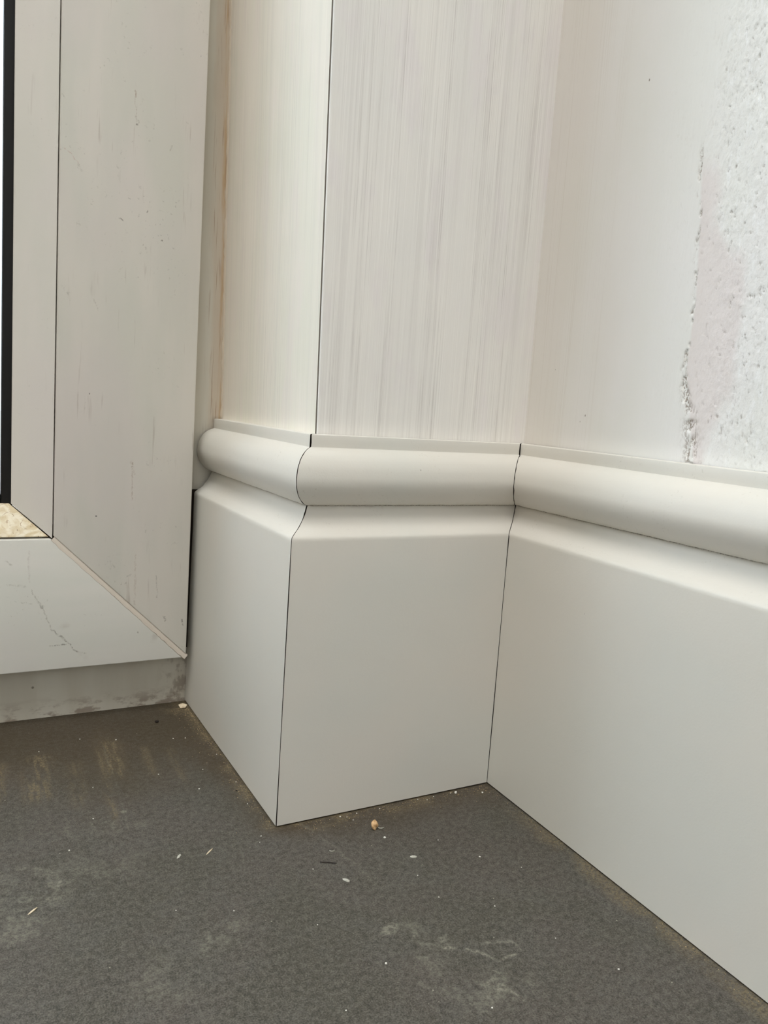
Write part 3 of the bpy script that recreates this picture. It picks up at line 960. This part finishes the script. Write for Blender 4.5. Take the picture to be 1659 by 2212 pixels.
def m_solid(name, c1, c2, rough=0.7, sc=900.0):
    n = NT(name)
    return n.finish(n.mix(n.ramp(n.noise(sc, 3), 0.4, 0.6), lin(*c1), lin(*c2)), rough, n.noise(sc * 2, 2), 0.4, 0.0002)


M_TAN = m_solid('tan_wood_crumb', (224, 188, 142), (186, 146, 100))
M_CHIPW = m_solid('off_white_chip', (224, 208, 180), (204, 186, 154))
M_FLAKE = m_solid('pale_grey_flake', (186, 184, 172), (160, 158, 146))
M_SPLN = m_solid('dark_splinter', (48, 40, 34), (30, 25, 22))
M_WHITE = m_solid('white_speck', (242, 240, 232), (220, 216, 206))
M_GRIT = m_solid('tan_grit', (182, 160, 122), (142, 122, 90))


def lump(name, loc, size, rotz, mat, seed=0, sub=2, rough=0.25):
    bm = bmesh.new()
    bmesh.ops.create_icosphere(bm, subdivisions=sub, radius=1.0)
    rr = random.Random(seed)
    off = (rr.random() * 9, rr.random() * 9)
    for v in bm.verts:
        p = v.co.copy()
        k = 1 + rough * 2 * (float(vnoise(p.x * 1.7 + off[0] + p.z, p.y * 1.7 + off[1] - p.z, seed)) - 0.5)
        v.co = Vector((p.x * size[0], p.y * size[1], p.z * size[2])) * k
    lo = min(v.co.z for v in bm.verts)
    for v in bm.verts:
        v.co.z -= lo
    me = bpy.data.meshes.new(name)
    bm.to_mesh(me)
    bm.free()
    me.materials.append(mat)
    for p in me.polygons:
        p.use_smooth = sub > 1
    me.set_sharp_from_angle(angle=math.radians(35))
    o = bpy.data.objects.new(name, me)
    o.location = loc
    o.rotation_euler = (0, 0, rotz)
    C.objects.link(o)
    return o


def curl(name, loc, r, a0, a1, th, mat, rotz=0):
    vs, fs = [], []
    N, K = 12, 6
    for i in range(N + 1):
        a = a0 + (a1 - a0) * i / N
        t = th * (0.5 + 0.5 * math.sin(math.pi * i / N))
        for k in range(K):
            b = 2 * math.pi * k / K
            vs.append(((r + t * math.cos(b)) * math.cos(a), (r + t * math.cos(b)) * math.sin(a) * 0.8, th + t * math.sin(b)))
    for i in range(N):
        for k in range(K):
            fs.append((i * K + k, i * K + (k + 1) % K, (i + 1) * K + (k + 1) % K, (i + 1) * K + k))
    fs += [tuple(range(K)), tuple(N * K + k for k in range(K))]
    o = mesh_obj(name, vs, fs, mat, smooth=60)
    o.location = loc
    o.rotation_euler = (0, 0, rotz)
    return o


tag(lump('wood_crumb', (0.0334, -0.0146, 0), (0.0013, 0.0012, 0.0017), 0.4, M_TAN, 3, 3, 0.32), 'tan wood crumb standing on the dark floor in front of the middle skirting board', 'crumb')
tag(lump('plaster_chip', (-0.0030, 0.1222, 0), (0.0020, 0.0014, 0.0012), -0.5, M_CHIPW, 5, 1, 0.5), 'off-white angular plaster chip on the floor between door frame and skirting', 'chip')
sp = tag(mesh_obj('splinter', [(-0.0029, -0.00010, 0.0001), (0.0, -0.00016, 0.0001), (0.0029, -0.00006, 0.0001), (0.0029, 0.00010, 0.0001), (0.0, 0.00014, 0.0001), (-0.0029, 0.00008, 0.0001),
                               (-0.0029, -0.00004, 0.00032), (0.0, -0.00008, 0.0005), (0.0029, 0.0, 0.00032), (0.0, 0.00008, 0.0005)],
                  [(0, 1, 2, 3, 4, 5), (0, 1, 7, 6), (1, 2, 8, 7), (3, 4, 9, 8), (4, 5, 6, 9), (6, 7, 9), (7, 8, 9), (2, 3, 8), (5, 0, 6)], M_SPLN),
         'thin dark straight splinter lying flat on the grey floor', 'splinter')
sp.location = (0.00853, -0.0278, 0)
sp.rotation_euler = (0, 0, math.atan2(-0.00292, 0.00496))
tag(curl('wood_shaving', (0.0366, -0.0142, 0), 0.0012, 2.6, 5.6, 0.00022, M_FLAKE), 'tiny pale curled shaving right behind the tan wood crumb', 'shaving')
tag(curl('wood_shaving', (0.0130, -0.0213, 0), 0.0009, 2.9, 6.0, 0.00018, M_FLAKE), 'tiny pale curled shaving beside the dark splinter', 'shaving')
tag(lump('paint_flake', (0.03796, -0.03573, 0), (0.0013, 0.0008, 0.00012), -0.4, M_FLAKE, 8, 2, 0.15), 'grey oval paint flake on the floor to the right of the dark splinter', 'flake')
tag(lump('paint_flake', (0.00992, -0.03911, 0), (0.0014, 0.0007, 0.00016), -1.1, M_FLAKE, 9, 2, 0.2), 'pale oval paint flake on the floor in front of the dark splinter', 'flake')
tag(lump('paint_flake', (-0.0370, -0.0050, 0), (0.0014, 0.0005, 0.00012), 0.9, M_FLAKE, 10, 2, 0.2), 'short blunt beige flake on open floor to the left of the thin beige fibre', 'flake')
fb = tag(lump('fibre', (-0.0268, -0.0062, 0), (0.0022, 0.00028, 0.0002), 0.75, M_CHIPW, 12, 2, 0.1), 'thin beige fibre lying on open floor left of the splinter', 'fibre')
fb2 = tag(lump('fibre', (-0.0838, -0.0170, 0), (0.0020, 0.00035, 0.0002), 0.75, M_CHIPW, 13, 2, 0.1), 'thin beige fibre lying on the pale scuffed patch at the left', 'fibre')
tag(lump('dark_crumb', (-0.01886, 0.1085, 0), (0.0010, 0.0007, 0.0005), 0.2, M_SPLN, 14, 2, 0.3), 'black crumb on the brown dirt just below the door frame', 'crumb')
tag(lump('dark_crumb', (-0.0048, 0.0313, 0), (0.0004, 0.0004, 0.0003), 0.2, M_SPLN, 15, 1, 0.3), 'black crumb on the floor beside the left skirting board', 'crumb')
tag(lump('white_crumb', (0.03424, -0.0214, 0), (0.00045, 0.00045, 0.0004), 0.2, M_WHITE, 16, 2, 0.2), 'bright white crumb on the floor just in front of the tan wood crumb', 'crumb')
tag(lump('white_crumb', (0.0780, -0.0028, 0), (0.0007, 0.0005, 0.0006), 0.5, M_WHITE, 17, 1, 0.35), 'bright white angular crumb close to the right end of the middle skirting', 'crumb')
tag(lump('white_crumb', (0.0888, -0.0066, 0), (0.0004, 0.0004, 0.0004), 0.5, M_WHITE, 18, 1, 0.3), 'small round white crumb in the inner corner of the two skirting boards', 'crumb')

src = None
pts = [(0.0679, -0.0017), (0.0640, -0.0030), (0.0605, -0.0014), (0.0762, -0.0018), (0.0278, -0.0030), (0.0290, -0.0060), (0.0255, -0.0018), (0.0325, -0.0020),
       (0.0425, -0.0022), (0.0022, -0.0292), (0.0335, -0.0460), (0.0337, -0.0590), (-0.0088, -0.0071), (-0.0070, -0.0035), (-0.0026, 0.0385), (-0.0109, 0.0867),
       (-0.0161, 0.0880), (-0.0025, 0.0657), (-0.0595, 0.0300), (-0.0560, 0.0540), (-0.0700, 0.0120), (-0.0720, 0.0940), (-0.0545, 0.1010), (-0.0400, 0.0950),
       (-0.0120, 0.0540), (-0.0180, 0.0380), (-0.0300, 0.0560), (-0.0040, 0.0200), (-0.0450, -0.0330), (-0.0290, -0.0400), (-0.0080, -0.0560), (0.0030, -0.0790),
       (0.0520, -0.0300), (0.0600, -0.0450), (0.0700, -0.0560), (0.0480, -0.0700), (0.0560, -0.0900), (0.0640, -0.1080), (0.0210, -0.1050), (-0.0150, -0.0900)]
for i, (x, y) in enumerate(pts):
    s = random.uniform(0.00020, 0.00036)
    if src is None:
        src = lump('plaster_speck', (x, y, 0), (1, 1, 0.8), 0, M_WHITE, 30, 1, 0.3)
        src.data.transform(Matrix.Scale(1.0, 4))
        o = src
        o.scale = (s, s, s)
    else:
        o = src.copy()
        C.objects.link(o)
        o.location = (x, y, 0)
        o.scale = (s, s * random.uniform(0.7, 1.3), s)
        o.rotation_euler = (0, 0, random.uniform(0, 6))
    tag(o, 'tiny pale plaster speck, barely a dot, scattered over the dark floor', 'speck', 'plaster specks on the floor')

# yellowish grit swept against the skirting boards: nobody could count it
vs, fs = [], []


def grain(x, y, s):
    k = len(vs)
    a = random.uniform(0, 6.28)
    for i in range(3):
        vs.append((x + s * math.cos(a + 2.1 * i), y + s * math.sin(a + 2.1 * i), 0.00002))
    vs.append((x, y, s * 1.1))
    fs.extend([(k, k + 1, k + 3), (k + 1, k + 2, k + 3), (k + 2, k, k + 3)])


for _ in range(900):
    u = random.random()
    if u < 0.45:      # beside the left board, thickest near the door
        y = 0.122 - 0.122 * random.random() ** 1.7
        x = -0.0006 - random.expovariate(1 / 0.0022)
    elif u < 0.82:    # in front of the middle board
        x = random.uniform(0.006, 0.094)
        y = -0.0008 - random.expovariate(1 / 0.0032)
    else:
        y = -random.uniform(0.003, 0.14)
        x = xr(y) - 0.0006 - random.expovariate(1 / 0.0016)
    if x > -0.02 and y < 0.125:
        grain(x, y, random.uniform(0.00008, 0.00024))
tag(mesh_obj('floor_grit', vs, fs, M_GRIT), 'fine tan grit and sawdust swept against the foot of the skirting boards', 'grit', kind='stuff')
